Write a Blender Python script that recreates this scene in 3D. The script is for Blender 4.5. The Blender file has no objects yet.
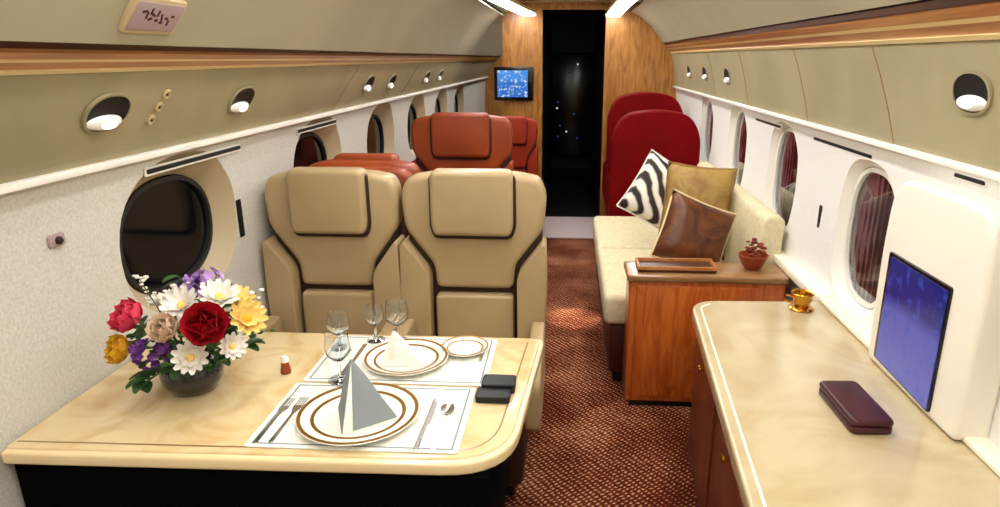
import bpy, bmesh, math, random
from mathutils import Vector, Matrix
random.seed(7)
sc = bpy.context.scene
COL = sc.collection

# ------------------------------------------------------------------ camera, world, exposure
cam_d = bpy.data.cameras.new('camera')
cam_d.sensor_fit = 'HORIZONTAL'
cam_d.sensor_width = 36.0
cam_d.lens = 36.0 * 650.0 / 1000.0
cam_d.shift_x = -0.030
cam_d.clip_start = 0.05
cam = bpy.data.objects.new('camera', cam_d)
COL.objects.link(cam)
cam.location = (0, 0, 1.44)
cam.rotation_euler = (math.radians(90) - math.atan(195.5 / 650.0), 0, math.radians(3.4))
sc.camera = cam
w = bpy.data.worlds.new('world')
sc.world = w
w.use_nodes = True
w.node_tree.nodes['Background'].inputs[0].default_value = (0.02, 0.022, 0.03, 1)
w.node_tree.nodes['Background'].inputs[1].default_value = 1.0
sc.view_settings.view_transform = 'Standard'
sc.view_settings.look = 'None'
sc.view_settings.gamma = 1.0
sc.view_settings.use_curve_mapping = False
sc.view_settings.exposure = 0.0
COVE = 18.5        # radiance of the cove lamps along the ceiling
DOME = 30.0        # radiance of the added round fill lamps


# ------------------------------------------------------------------ materials
def lin(c):
    return tuple(((v / 255) / 12.92 if v / 255 <= 0.04045 else ((v / 255 + 0.055) / 1.055) ** 2.4) for v in c) + (1,)


def mat(name, c, rough=0.5, metal=0.0, c2=None, scale=8.0, stretch=(1, 1, 1), bump=0.0, coat=0.0, detail=4.0, dist=0.0,
        emit=None, spec=0.5, lo=0.35, hi=0.65, trans=0.0, ior=1.45, sheen=0.0):
    m = bpy.data.materials.new(name)
    m.use_nodes = True
    nt = m.node_tree
    b = nt.nodes['Principled BSDF']
    b.inputs['Base Color'].default_value = lin(c)
    b.inputs['Roughness'].default_value = rough
    b.inputs['Metallic'].default_value = metal
    b.inputs['Coat Weight'].default_value = coat
    b.inputs['Coat Roughness'].default_value = 0.12
    b.inputs['Specular IOR Level'].default_value = spec
    b.inputs['Transmission Weight'].default_value = trans
    b.inputs['IOR'].default_value = ior
    b.inputs['Sheen Weight'].default_value = sheen
    if emit:
        b.inputs['Emission Color'].default_value = lin(c)
        b.inputs['Emission Strength'].default_value = emit
    if c2 or bump:
        tc = nt.nodes.new('ShaderNodeTexCoord')
        mp = nt.nodes.new('ShaderNodeMapping')
        mp.inputs['Scale'].default_value = stretch
        nz = nt.nodes.new('ShaderNodeTexNoise')
        nz.inputs['Scale'].default_value = scale
        nz.inputs['Detail'].default_value = detail
        nz.inputs['Distortion'].default_value = dist
        nt.links.new(tc.outputs['Object'], mp.inputs[0])
        nt.links.new(mp.outputs[0], nz.inputs['Vector'])
        if c2:
            cr = nt.nodes.new('ShaderNodeValToRGB')
            cr.color_ramp.elements[0].position = lo
            cr.color_ramp.elements[1].position = hi
            cr.color_ramp.elements[0].color = lin(c)
            cr.color_ramp.elements[1].color = lin(c2)
            nt.links.new(nz.outputs[0], cr.inputs[0])
            nt.links.new(cr.outputs[0], b.inputs['Base Color'])
        if bump:
            bp = nt.nodes.new('ShaderNodeBump')
            bp.inputs['Strength'].default_value = bump
            bp.inputs['Distance'].default_value = 0.004
            nt.links.new(nz.outputs[0], bp.inputs['Height'])
            nt.links.new(bp.outputs[0], b.inputs['Normal'])
    return m


M = {}
M['white_wall'] = mat('white_wall', (218, 215, 205), 0.5, c2=(203, 199, 188), scale=140, bump=0.15, detail=2)  # left wall painted duller, as less light reaches it
M['lit_wall'] = mat('lit_wall', (246, 245, 241), 0.45, c2=(238, 236, 231), scale=160, bump=0.08, detail=2)  # right wall painted whiter for the stronger light falling on it
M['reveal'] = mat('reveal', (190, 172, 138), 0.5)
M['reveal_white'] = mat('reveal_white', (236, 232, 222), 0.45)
M['tan_panel'] = mat('tan_panel', (166, 154, 120), 0.55, c2=(154, 143, 110), scale=3)
M['ceiling'] = mat('ceiling', (178, 168, 140), 0.55, c2=(168, 161, 134), scale=2)
M['ceiling_mid'] = mat('ceiling_mid', (205, 190, 150), 0.6)
M['strip_wood'] = mat('strip_wood', (168, 104, 52), 0.3, c2=(196, 138, 82), scale=6, stretch=(4, 0.4, 14), coat=0.4, dist=1)
M['dark_wood'] = mat('dark_wood', (58, 26, 8), 0.35, c2=(78, 38, 14), scale=8, stretch=(4, 0.4, 10))
M['pale_trim'] = mat('pale_trim', (232, 208, 152), 0.4)
M['gold_wood'] = mat('gold_wood', (146, 92, 34), 0.3, c2=(184, 126, 58), scale=5, stretch=(5, 5, 0.8), coat=0.4, dist=1.5)
M['cab_wood'] = mat('cab_wood', (164, 72, 20), 0.3, c2=(200, 106, 40), scale=5, stretch=(6, 6, 0.9), coat=0.5, dist=1.5)
M['tan_wood'] = mat('tan_wood', (156, 116, 74), 0.3, c2=(134, 92, 54), scale=5, stretch=(1, 6, 6), coat=0.4, dist=1.2)
M['red_wood'] = mat('red_wood', (84, 30, 14), 0.35, c2=(112, 46, 22), scale=5, stretch=(5, 5, 0.9), coat=0.3, dist=1.5)
M['burl'] = mat('burl', (224, 200, 152), 0.2, c2=(200, 158, 96), scale=5, coat=0.6, dist=2.5, lo=0.42, hi=0.8, detail=6)
M['counter'] = mat('counter', (200, 184, 146), 0.22, c2=(176, 150, 106), scale=3.5, coat=0.6, dist=1.5, lo=0.4, hi=0.8, detail=5)
M['edge'] = mat('edge', (238, 214, 166), 0.25, coat=0.5)
M['inlay'] = mat('inlay', (150, 112, 62), 0.3, coat=0.5)
M['inlay_pale'] = mat('inlay_pale', (252, 244, 220), 0.3, coat=0.5)
M['beige'] = mat('beige', (186, 162, 122), 0.34, c2=(174, 150, 110), scale=4, bump=0.08, spec=0.5)
M['beige_dark'] = mat('beige_dark', (46, 28, 14), 0.5)
M['brown'] = mat('brown_leather', (156, 68, 28), 0.4, c2=(136, 54, 24), scale=5)
M['brown_dark'] = mat('brown_leather_dark', (58, 20, 8), 0.5)
M['rust'] = mat('rust_leather', (150, 44, 18), 0.5, spec=0.3)
M['red'] = mat('red_leather', (122, 4, 10), 0.55, c2=(106, 3, 8), scale=4, spec=0.08)
M['red_dark'] = mat('red_dark', (60, 8, 10), 0.5)
M['cream_fabric'] = mat('cream_fabric', (222, 210, 172), 0.75, c2=(208, 196, 158), scale=40, bump=0.3)
M['black'] = mat('black', (10, 9, 10), 0.5)
M['table_shade'] = mat('table_shade', (4, 4, 4), 0.95, spec=0.05)  # near-black colour for the shade under the table
M['black_gloss'] = mat('black_gloss', (12, 11, 12), 0.18)
M['night_glass'] = mat('night_glass', (6, 8, 14), 0.08, spec=0.5)
M['charcoal'] = mat('charcoal', (34, 32, 30), 0.5)
M['chrome'] = mat('chrome', (225, 225, 230), 0.14, 1.0)
M['brass'] = mat('brass', (200, 148, 60), 0.25, 1.0)
M['white_gloss'] = mat('white_gloss', (245, 243, 238), 0.25, coat=0.4)
M['linen'] = mat('linen', (240, 238, 228), 0.85, c2=(222, 222, 206), scale=60, bump=0.5)
M['napkin'] = mat('napkin', (132, 138, 140), 0.75)
M['porcelain'] = mat('porcelain', (240, 238, 222), 0.2, coat=0.5)
M['gold_rim'] = mat('gold_rim', (150, 108, 40), 0.3, 0.7)
M['crystal'] = mat('crystal', (244, 248, 252), 0.02, trans=1.0, ior=1.45)
M['leaf'] = mat('leaf', (34, 66, 26), 0.5, c2=(58, 96, 44), scale=30)
M['stem'] = mat('stem', (58, 88, 40), 0.6)
M['vase'] = mat('vase', (38, 14, 30), 0.12, c2=(18, 30, 22), scale=6, coat=0.6)
M['maroon'] = mat('maroon', (70, 12, 26), 0.35, c2=(52, 10, 22), scale=20, bump=0.2)
M['lamp'] = mat('lamp', (246, 246, 246), 0.5, emit=COVE)
M['lamp_fill'] = mat('lamp_fill', (247, 246, 244), 0.5, emit=DOME)
M['lamp_eye'] = mat('lamp_eye', (255, 246, 230), 0.4, emit=1.2)
M['mat_grey'] = mat('mat_grey', (186, 170, 168), 0.9)
M['sign_plate'] = mat('sign_plate', (172, 150, 150), 0.4)
M['sign_rim'] = mat('sign_rim', (196, 176, 132), 0.4)
M['sign_mark'] = mat('sign_mark', (58, 14, 18), 0.5)
M['gold_fabric'] = mat('gold_fabric', (172, 140, 72), 0.55, c2=(140, 100, 44), scale=9, bump=0.3, dist=2, lo=0.3, hi=0.7)
M['bronze_fabric'] = mat('bronze_fabric', (112, 62, 24), 0.4, c2=(60, 24, 14), scale=7, bump=0.3, dist=2)
M['pod'] = mat('pod', (240, 232, 218), 0.4)
M['dot_blue'] = mat('dot_blue', (60, 100, 190), 0.4, emit=0.25)
M['dot_white'] = mat('dot_white', (210, 225, 255), 0.4, emit=1.0)
M['potpourri'] = mat('potpourri', (150, 64, 32), 0.7, c2=(96, 26, 20), scale=60)


def carpet():
    """dark red-brown pile, broken diagonal rows of paler flecks"""
    m = mat('carpet', (92, 40, 18), 0.95, spec=0.1)
    nt = m.node_tree
    L = nt.links.new
    b = nt.nodes['Principled BSDF']
    tc = nt.nodes.new('ShaderNodeTexCoord')

    def wave(a, sc_, di):
        mp = nt.nodes.new('ShaderNodeMapping')
        mp.inputs['Rotation'].default_value = (0, 0, math.radians(a))
        wv = nt.nodes.new('ShaderNodeTexWave')
        wv.inputs['Scale'].default_value = sc_
        wv.inputs['Distortion'].default_value = di
        wv.inputs['Detail'].default_value = 2.0
        wv.inputs['Detail Scale'].default_value = 2.0
        L(tc.outputs['Object'], mp.inputs[0])
        L(mp.outputs[0], wv.inputs['Vector'])
        return wv.outputs['Fac']

    def noise(sc_, de):
        nz = nt.nodes.new('ShaderNodeTexNoise')
        nz.inputs['Scale'].default_value = sc_
        nz.inputs['Detail'].default_value = de
        L(tc.outputs['Object'], nz.inputs['Vector'])
        return nz.outputs[0]

    def op(o, x, y):
        q = nt.nodes.new('ShaderNodeMath')
        q.operation = o
        for i, v in enumerate((x, y)):
            if isinstance(v, float):
                q.inputs[i].default_value = v
            else:
                L(v, q.inputs[i])
        return q.outputs[0]
    rows = op('MULTIPLY', wave(52, 21.0, 3.0), op('ADD', wave(-40, 14.0, 3.6), 0.25))
    fleck = op('ADD', op('MULTIPLY', rows, 0.55), op('MULTIPLY', noise(75, 3), 0.55))
    fac = op('ADD', fleck, op('MULTIPLY', op('SUBTRACT', noise(3.4, 3), 0.5), 1.0))
    cr = nt.nodes.new('ShaderNodeValToRGB')
    e = cr.color_ramp.elements
    e[0].position, e[0].color = 0.28, lin((66, 22, 10))
    e[1].position, e[1].color = 1.0, lin((206, 158, 122))
    x = e.new(0.58)
    x.color = lin((112, 50, 24))
    L(fac, cr.inputs[0])
    L(cr.outputs[0], b.inputs['Base Color'])
    return m


M['carpet'] = carpet()


def stripes(name, c1, c2, c3, scale, axis='X', emit=0.0, rough=0.6, dist=2.0):
    m = mat(name, c1, rough)
    nt = m.node_tree
    b = nt.nodes['Principled BSDF']
    tc = nt.nodes.new('ShaderNodeTexCoord')
    wv = nt.nodes.new('ShaderNodeTexWave')
    wv.bands_direction = axis
    wv.inputs['Scale'].default_value = scale
    wv.inputs['Distortion'].default_value = dist
    wv.inputs['Detail'].default_value = 2
    nt.links.new(tc.outputs['Object'], wv.inputs['Vector'])
    cr = nt.nodes.new('ShaderNodeValToRGB')
    e = cr.color_ramp.elements
    e[0].position, e[0].color = 0.25, lin(c1)
    e[1].position, e[1].color = 0.8, lin(c3)
    x = e.new(0.55)
    x.color = lin(c2)
    nt.links.new(wv.outputs['Fac'], cr.inputs[0])
    nt.links.new(cr.outputs[0], b.inputs['Base Color'])
    return m


M['pane_reflection'] = stripes('pane_reflection', (40, 8, 14), (92, 38, 44), (168, 116, 122), 9, 'Y')  # outside reflection in the right panes, painted as maroon stripes
M['zebra'] = stripes('zebra', (40, 22, 18), (214, 204, 190), (240, 234, 222), 7, 'DIAGONAL', dist=3)


def screen_mat(name, ctop, cbot, spot, strength):
    """a lit display: darker blue band above, paler field below, speckled picture"""
    m = bpy.data.materials.new(name)
    m.use_nodes = True
    nt = m.node_tree
    b = nt.nodes['Principled BSDF']
    b.inputs['Base Color'].default_value = (0.004, 0.004, 0.01, 1)
    b.inputs['Roughness'].default_value = 0.2
    tc = nt.nodes.new('ShaderNodeTexCoord')
    sp = nt.nodes.new('ShaderNodeSeparateXYZ')
    nt.links.new(tc.outputs['Generated'], sp.inputs[0])
    cr = nt.nodes.new('ShaderNodeValToRGB')
    e = cr.color_ramp.elements
    e[0].position, e[0].color = 0.55, lin(cbot)
    e[1].position, e[1].color = 0.68, lin(ctop)
    nt.links.new(sp.outputs['Z'], cr.inputs[0])
    nz = nt.nodes.new('ShaderNodeTexNoise')
    nz.inputs['Scale'].default_value = 9
    nz.inputs['Detail'].default_value = 6
    nt.links.new(tc.outputs['Generated'], nz.inputs['Vector'])
    c2 = nt.nodes.new('ShaderNodeValToRGB')
    c2.color_ramp.elements[0].position = 0.52
    c2.color_ramp.elements[1].position = 0.72
    nt.links.new(nz.outputs[0], c2.inputs[0])
    mx = nt.nodes.new('ShaderNodeMix')
    mx.data_type = 'RGBA'
    nt.links.new(c2.outputs[0], mx.inputs[0])
    nt.links.new(cr.outputs[0], mx.inputs[6])
    mx.inputs[7].default_value = lin(spot)
    nt.links.new(mx.outputs[2], b.inputs['Emission Color'])
    b.inputs['Emission Strength'].default_value = strength
    return m


M['screen'] = screen_mat('screen_blue', (20, 34, 128), (88, 90, 190), (60, 80, 190), 0.75)
M['screen_cyan'] = screen_mat('screen_cyan', (60, 140, 225), (40, 110, 200), (235, 250, 255), 1.0)


# ------------------------------------------------------------------ mesh helpers
def finish(bm, angle=38):
    bmesh.ops.recalc_face_normals(bm, faces=bm.faces)
    return bm


def obj(name, bm, m, parent=None, smooth=True, angle=38, label=None):
    finish(bm)
    me = bpy.data.meshes.new(name)
    bm.to_mesh(me)
    bm.free()
    if smooth:
        for p in me.polygons:
            p.use_smooth = True
        me.set_sharp_from_angle(angle=math.radians(angle))
    for x in (m if isinstance(m, (list, tuple)) else [m]):
        me.materials.append(M[x])
    o = bpy.data.objects.new(name, me)
    COL.objects.link(o)
    if parent:
        o.parent = parent
    if label:
        o['label'] = label
    return o


def tag(o, label, cat, group=None, kind=None):
    o['label'] = label
    o['category'] = cat
    if group:
        o['group'] = group
    if kind:
        o['kind'] = kind
    return o


def thing(name, label, cat, loc=(0, 0, 0), rot=(0, 0, 0), group=None):
    o = bpy.data.objects.new(name, None)
    o.empty_display_size = 0.05
    COL.objects.link(o)
    o.location = loc
    o.rotation_euler = rot
    return tag(o, label, cat, group)


def struct(name, bm, m, label, cat='structure', **k):
    return tag(obj(name, bm, m, **k), label, cat, kind='structure')


def copy_tree(o, parent=None):
    c = o.copy()
    COL.objects.link(c)
    if parent:
        c.parent = parent
    for ch in list(o.children):
        copy_tree(ch, c)
    return c


def B():
    return bmesh.new()


def place(axis, a, b, d):
    return {'x': (d, a, b), 'y': (a, d, b), 'z': (a, b, d)}[axis]


def prism(bm, pts, axis, d0, d1, bevel=0.0, seg=3):
    """polygon pts in the plane across `axis`, pulled from d0 to d1, its rim rounded"""
    v0 = [bm.verts.new(place(axis, p[0], p[1], d0)) for p in pts]
    v1 = [bm.verts.new(place(axis, p[0], p[1], d1)) for p in pts]
    n = len(pts)
    fs = [bm.faces.new(v0[::-1]), bm.faces.new(v1)]
    for i in range(n):
        fs.append(bm.faces.new((v0[i], v0[(i + 1) % n], v1[(i + 1) % n], v1[i])))
    bmesh.ops.recalc_face_normals(bm, faces=fs)
    if bevel:
        es = list({e for f in fs for e in f.edges if len(e.link_faces) == 2 and e.calc_face_angle(0) > math.radians(28)})
        bmesh.ops.bevel(bm, geom=es, offset=bevel, segments=seg, profile=0.5, affect='EDGES', clamp_overlap=True)
    return bm


def box(bm, x0, x1, y0, y1, z0, z1, bevel=0.0, seg=2):
    return prism(bm, [(x0, y0), (x1, y0), (x1, y1), (x0, y1)], 'z', z0, z1, bevel, seg)


def rounded(pts, r, n=6):
    """polygon with its corners rounded; r is one radius or a list"""
    out = []
    k = len(pts)
    for i in range(k):
        p = Vector(pts[i]).to_2d()
        a = Vector(pts[i - 1]).to_2d()
        c = Vector(pts[(i + 1) % k]).to_2d()
        ri = r[i] if isinstance(r, (list, tuple)) else r
        if ri <= 0:
            out.append(tuple(p))
            continue
        d1, d2 = (a - p), (c - p)
        t = min(ri, d1.length * 0.48, d2.length * 0.48)
        q0, q1 = p + d1.normalized() * t, p + d2.normalized() * t
        for j in range(n + 1):
            s = j / n
            out.append(tuple(q0 * (1 - s) ** 2 + p * 2 * s * (1 - s) + q1 * s * s))
    return out


def rrect(x0, x1, z0, z1, r, n=5):
    return rounded([(x0, z0), (x1, z0), (x1, z1), (x0, z1)], r, n)


def lathe(bm, prof, n=24, c=(0, 0, 0), sx=1, sy=1):
    rings = []
    for r, z in prof:
        if r < 1e-6:
            rings.append([bm.verts.new((c[0], c[1], c[2] + z))])
        else:
            rings.append([bm.verts.new((c[0] + sx * r * math.cos(2 * math.pi * i / n), c[1] + sy * r * math.sin(2 * math.pi * i / n), c[2] + z))
                          for i in range(n)])
    for a, b in zip(rings, rings[1:]):
        for i in range(n):
            j = (i + 1) % n
            if len(a) == 1 and len(b) == 1:
                continue
            if len(a) == 1:
                bm.faces.new((a[0], b[i], b[j]))
            elif len(b) == 1:
                bm.faces.new((a[i], a[j], b[0]))
            else:
                bm.faces.new((a[i], a[j], b[j], b[i]))
    return bm


def tube(bm, pts, r, n=8):
    pts = [Vector(p) for p in pts]
    rs = r if isinstance(r, (list, tuple)) else [r] * len(pts)
    rings = []
    for i, p in enumerate(pts):
        d = (pts[min(i + 1, len(pts) - 1)] - pts[max(i - 1, 0)]).normalized()
        u = d.cross(Vector((0, 0, 1)) if abs(d.z) < 0.9 else Vector((1, 0, 0))).normalized()
        v = d.cross(u)
        rings.append([bm.verts.new(p + (u * math.cos(2 * math.pi * k / n) + v * math.sin(2 * math.pi * k / n)) * rs[i]) for k in range(n)])
    for a, b in zip(rings, rings[1:]):
        for i in range(n):
            bm.faces.new((a[i], a[(i + 1) % n], b[(i + 1) % n], b[i]))
    bm.faces.new(rings[0][::-1])
    bm.faces.new(rings[-1])
    return bm


def pillow_bm(wd, ht, th, n=16, pinch=0.06):
    """plump cushion in the x-z plane, thickness along y, corners drawn out"""
    bm = B()
    lay = []
    for s in (-1, 1):
        g = []
        for i in range(n + 1):
            row = []
            for j in range(n + 1):
                u, v = 2 * i / n - 1, 2 * j / n - 1
                x = u * (1 - pinch * (1 - u * u) * 0 - pinch * (1 - v * v) * abs(u)) * wd / 2
                z = v * (1 - pinch * (1 - u * u) * abs(v)) * ht / 2
                y = s * th / 2 * ((1 - u ** 4) * (1 - v ** 4)) ** 0.55
                row.append(bm.verts.new((x, y, z)))
            g.append(row)
        for i in range(n):
            for j in range(n):
                bm.faces.new((g[i][j], g[i + 1][j], g[i + 1][j + 1], g[i][j + 1]))
        lay.append(g)
    bmesh.ops.remove_doubles(bm, verts=bm.verts, dist=1e-5)
    return bm


def ring_oval(a, b, k, n=40, p=2.6):
    out = []
    for i in range(n):
        t = 2 * math.pi * i / n
        c, s = math.cos(t), math.sin(t)
        out.append((a * math.copysign(abs(c) ** (2 / p), c), b * math.copysign(abs(s) ** (2 / p), s)))
    return out


def loft(bm, rings, cap=True):
    vs = [[bm.verts.new(p) for p in r] for r in rings]
    n = len(vs[0])
    for a, b in zip(vs, vs[1:]):
        for i in range(n):
            bm.faces.new((a[i], a[(i + 1) % n], b[(i + 1) % n], b[i]))
    if cap:
        bm.faces.new(vs[0][::-1])
        bm.faces.new(vs[-1])
    bmesh.ops.recalc_face_normals(bm, faces=bm.faces)
    return bm


# ------------------------------------------------------------------ room shell
Y0, Y1, YE = -1.0, 6.0, 8.8            # the cabin runs along +Y from behind the camera to the forward bulkhead

bm = B()
box(bm, -1.25, 1.25, Y0, 9.0, -0.05, 0.0)
struct('floor', bm, 'carpet', 'dark red-brown patterned carpet on the cabin floor', 'carpet', smooth=False)

LEFT = [(-1.06, 0.0), (-1.10, 0.20), (-1.118, 0.45), (-1.122, 0.70), (-1.120, 0.95), (-1.112, 1.10), (-1.097, 1.18), (-1.085, 1.205)]
RIGHT = [(0.86, 0.0), (0.90, 0.20), (0.925, 0.45), (0.94, 0.65), (0.95, 0.90), (0.95, 1.05), (0.94, 1.15), (0.925, 1.200)]


def yend(side):
    return YE if side < 0 else Y1


def wall_solid(prof, side):
    out = [(-1.30 if side < 0 else 1.15, prof[-1][1]), (-1.30 if side < 0 else 1.15, 0.0)]
    bm = B()
    prism(bm, prof + out, 'y', Y0, yend(side))
    return bm


def cut(o, cutters):
    dg = bpy.context.evaluated_depsgraph_get
    for c in cutters:
        md = o.modifiers.new('cut', 'BOOLEAN')
        md.operation = 'DIFFERENCE'
        md.solver = 'EXACT'
        md.material_mode = 'TRANSFER'
        md.object = c
    me = bpy.data.meshes.new_from_object(o.evaluated_get(dg()))
    o.modifiers.clear()
    o.data = me
    for p in me.polygons:
        p.use_smooth = True
    me.set_sharp_from_angle(angle=math.radians(32))
    for c in cutters:
        bpy.data.objects.remove(c, do_unlink=True)


def window_cutter(x_in, x_out, yc, zc, a, b, grow, m, p=2.6, dep=0.075):
    s = 1 if x_out > x_in else -1
    rings = []
    for x, g in ((x_in - s * 0.06, grow * 1.25), (x_in, grow), (x_in + s * dep * 0.4, grow * 0.55), (x_in + s * dep * 0.73, grow * 0.22), (x_in + s * dep, 0.0), (x_out, 0.0)):
        rings.append([(x, yc + u, zc + v) for u, v in ring_oval(a + g, b + g * 0.8, 0, p=p)])
    bm = B()
    loft(bm, rings)
    return obj('window_cutter', bm, m)


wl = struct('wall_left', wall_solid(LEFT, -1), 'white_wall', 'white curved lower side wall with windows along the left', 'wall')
wr = struct('wall_right', wall_solid(RIGHT, 1), 'lit_wall', 'white curved lower side wall with windows along the right', 'wall')
WL = [(1.79, 0.945), (2.86, 0.955), (3.86, 0.955), (4.80, 0.955), (5.75, 0.955), (6.7, 0.955)]
WR = [(1.13, 0.885), (2.09, 0.882), (2.95, 0.920), (3.77, 0.94), (4.63, 0.945)]
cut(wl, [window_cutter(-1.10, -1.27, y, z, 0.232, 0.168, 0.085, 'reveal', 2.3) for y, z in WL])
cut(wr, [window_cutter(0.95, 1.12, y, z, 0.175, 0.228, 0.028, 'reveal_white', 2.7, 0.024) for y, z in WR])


def window(n, side, y, z, a, b, p, label, shade):
    x = -1.176 if side < 0 else 0.980
    t = tag(bpy.data.objects.new('window_%d' % n, None), label, 'window', kind='structure')
    COL.objects.link(t)
    t.location = (x, y, z)
    bm = B()
    s = 1 if side > 0 else -1
    # frame ring
    o = ring_oval(a - 0.001, b - 0.001, 0, p=p)
    i = ring_oval(a - 0.018, b - 0.018, 0, p=p)
    rings = [[(-s * 0.0, u, v) for u, v in o], [(-s * 0.008, u * 0.985, v * 0.985) for u, v in o], [(-s * 0.008, u, v) for u, v in i], [(s * 0.01, u, v) for u, v in i], [(s * 0.01, u, v) for u, v in o]]
    loft(bm, rings + [rings[0]], cap=False)
    bmesh.ops.remove_doubles(bm, verts=bm.verts, dist=1e-6)
    obj('window_frame', bm, 'charcoal' if shade == 'night_glass' else 'reveal_white', t)
    bm = B()
    loft(bm, [[(s * 0.004, u, v) for u, v in i], [(s * 0.008, u, v) for u, v in i]])
    obj('pane', bm, 'night_glass' if shade == 'night_glass' else 'crystal', t)
    if shade != 'night_glass':
        bm = B()
        k = 22
        pts = []
        for q in range(k + 1):
            yy = -a + 2 * a * q / k
            pts.append((s * (0.018 if q % 2 else 0.032), yy))
        zz = lambda yy: b * max(0.0, 1 - abs(yy / a) ** p) ** (1 / p) * 0.995
        top = [bm.verts.new((x_, y_, zz(y_))) for x_, y_ in pts]
        bot = [bm.verts.new((x_, y_, -zz(y_))) for x_, y_ in pts]
        for q in range(k):
            if q == 0 or q == k - 1:
                vs = [top[q], top[q + 1], bot[q + 1], bot[q]]
            else:
                vs = [top[q], top[q + 1], bot[q + 1], bot[q]]
            bm.faces.new(vs)
        bmesh.ops.remove_doubles(bm, verts=bm.verts, dist=1e-6)
        obj('reflection_backing', bm, shade, t, smooth=False)  # folded backing stands in for the outside reflection in the pane
    return t


wl_lab = ['dark oval window behind the flower bouquet', 'oval window beside the brown seat back on the left wall',
          'oval window on the left wall beside the brown seat with a headrest', 'distant oval window on the left wall, fourth from the camera', 'distant oval window on the left wall, fifth from the camera',
          'most distant oval window on the left wall']
for k, (y, z) in enumerate(WL):
    window(k + 1, -1, y, z, 0.232, 0.168, 2.3, wl_lab[k], 'night_glass')
wr_lab = ['window nearest the camera on the right wall, mostly cut off by the frame', 'maroon striped window just beyond the blue screen',
          'maroon striped window beside the gold pillow', 'narrow maroon window above the sofa near the red seats', 'most distant window on the right wall']
for k, (y, z) in enumerate(WR):
    window(k + 7, 1, y, z, 0.175, 0.228, 2.7, wr_lab[k], 'pane_reflection')

# upper tan side panels with a pale lip at the seam
for side, nm in ((-1, 'left'), (1, 'right')):
    if side < 0:
        p = [(-1.082, 1.209), (-1.045, 1.27), (-1.005, 1.345), (-0.972, 1.413)]
        q = (-1.30, 1.413), (-1.30, 1.209)
        lip = [(-1.066, 1.192), (-1.066, 1.208), (-1.11, 1.212), (-1.11, 1.196)]
    else:
        p = [(0.925, 1.204), (0.915, 1.30), (0.900, 1.39), (0.880, 1.478)]
        q = (1.15, 1.478), (1.15, 1.204)
        lip = [(0.908, 1.188), (0.908, 1.203), (0.95, 1.207), (0.95, 1.192)]
    bm = B()
    prism(bm, p + list(q), 'y', Y0, yend(side))
    struct('wall_upper_' + nm, bm, 'tan_panel', 'tan upper side panel above the white wall on the %s' % nm, 'wall')
    bm = B()
    prism(bm, lip, 'y', Y0, yend(side), 0.003)
    struct('trim_seam_' + nm, bm, 'reveal_white', 'white lip along the seam below the %s tan panel' % nm, 'trim')

# wood strips at eye level: pale edge, wood band, dark groove
SL = [(-0.972, 1.413), (-0.905, 1.462)]
SR = [(0.880, 1.478), (0.800, 1.560)]
for (a, b), nm, s in ((SL, 'left', -1), (SR, 'right', 1)):
    A, Bv = Vector(a), Vector(b)
    out = Vector((s * 0.06, 0.04))
    for i, (t0, t1, m, lift, lab) in enumerate(((0.0, 0.12, 'pale_trim', 0.006, 'pale lower edge of the wood strip along the %s'),
                                          (0.12, 0.40, 'strip_wood', 0.0, 'lower brown wood strip along the %s panel'),
                                          (0.40, 0.52, 'pale_trim', 0.002, 'pale line in the wood strip along the %s'),
                                          (0.52, 0.74, 'strip_wood', 0.004, 'upper brown wood strip along the %s panel'),
                                          (0.74, 1.0, 'dark_wood', -0.012, 'dark groove above the wood strip along the %s'))):
        n = Vector((-s, -0.3)).normalized() * lift
        p0, p1 = A.lerp(Bv, t0) + n, A.lerp(Bv, t1) + n
        bm = B()
        prism(bm, [tuple(p0), tuple(p1), tuple(p1 + out), tuple(p0 + out)], 'y', Y0, yend(s))
        struct('trim_strip_' + nm + '_' + str(i + 1), bm, m, lab % nm, 'trim')

# ceiling: two sloping side panels, coves and a raised centre
CL = [(-0.900, 1.466), (-0.84, 1.56), (-0.77, 1.65), (-0.69, 1.735), (-0.62, 1.79), (-0.60, 1.80)]
CR = [(0.795, 1.566), (0.745, 1.635), (0.68, 1.71), (0.60, 1.775), (0.53, 1.815), (0.51, 1.82)]
for nm, p, s in (('left', CL, -1), ('right', CR, 1)):
    bm = B()
    ref = Vector((0, 1.0))
    outer = [(x + s * 0.05, z + 0.04) for x, z in p[::-1]]
    prism(bm, p + outer, 'y', Y0, yend(s))
    struct('ceiling_side_' + nm, bm, 'ceiling', 'tan sloping ceiling panel along the %s' % nm, 'ceiling')
bm = B()
prism(bm, [(-0.72, Y0), (0.62, Y0), (0.62, Y1), (-0.32, Y1), (-0.32, YE), (-0.72, YE)], 'z', 1.90, 1.94)
struct('ceiling', bm, 'ceiling_mid', 'cream raised centre ceiling over the aisle', 'ceiling')
# rear wall behind the camera
bm = B()
box(bm, -1.3, 1.2, Y0 - 0.05, Y0, 0, 1.95)
struct('wall_back', bm, 'ceiling_mid', 'cream bulkhead behind the camera', 'wall')


# cove lamps
def ribbon(bm, path, wd, th):
    for (a, b) in zip(path, path[1:]):
        pass
    vs = []
    for i, p in enumerate(path):
        p = Vector(p)
        d = (Vector(path[min(i + 1, len(path) - 1)]) - Vector(path[max(i - 1, 0)])).normalized()
        n = d.cross(Vector((0, 0, 1))).normalized()
        u = Vector((0, 0, 1))
        vs.append([bm.verts.new(p - n * wd / 2), bm.verts.new(p + n * wd / 2), bm.verts.new(p + n * wd / 2 + u * th), bm.verts.new(p - n * wd / 2 + u * th)])
    for a, b in zip(vs, vs[1:]):
        for i in range(4):
            bm.faces.new((a[i], a[(i + 1) % 4], b[(i + 1) % 4], b[i]))
    bm.faces.new(vs[0])
    bm.faces.new(vs[-1][::-1])


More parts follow.
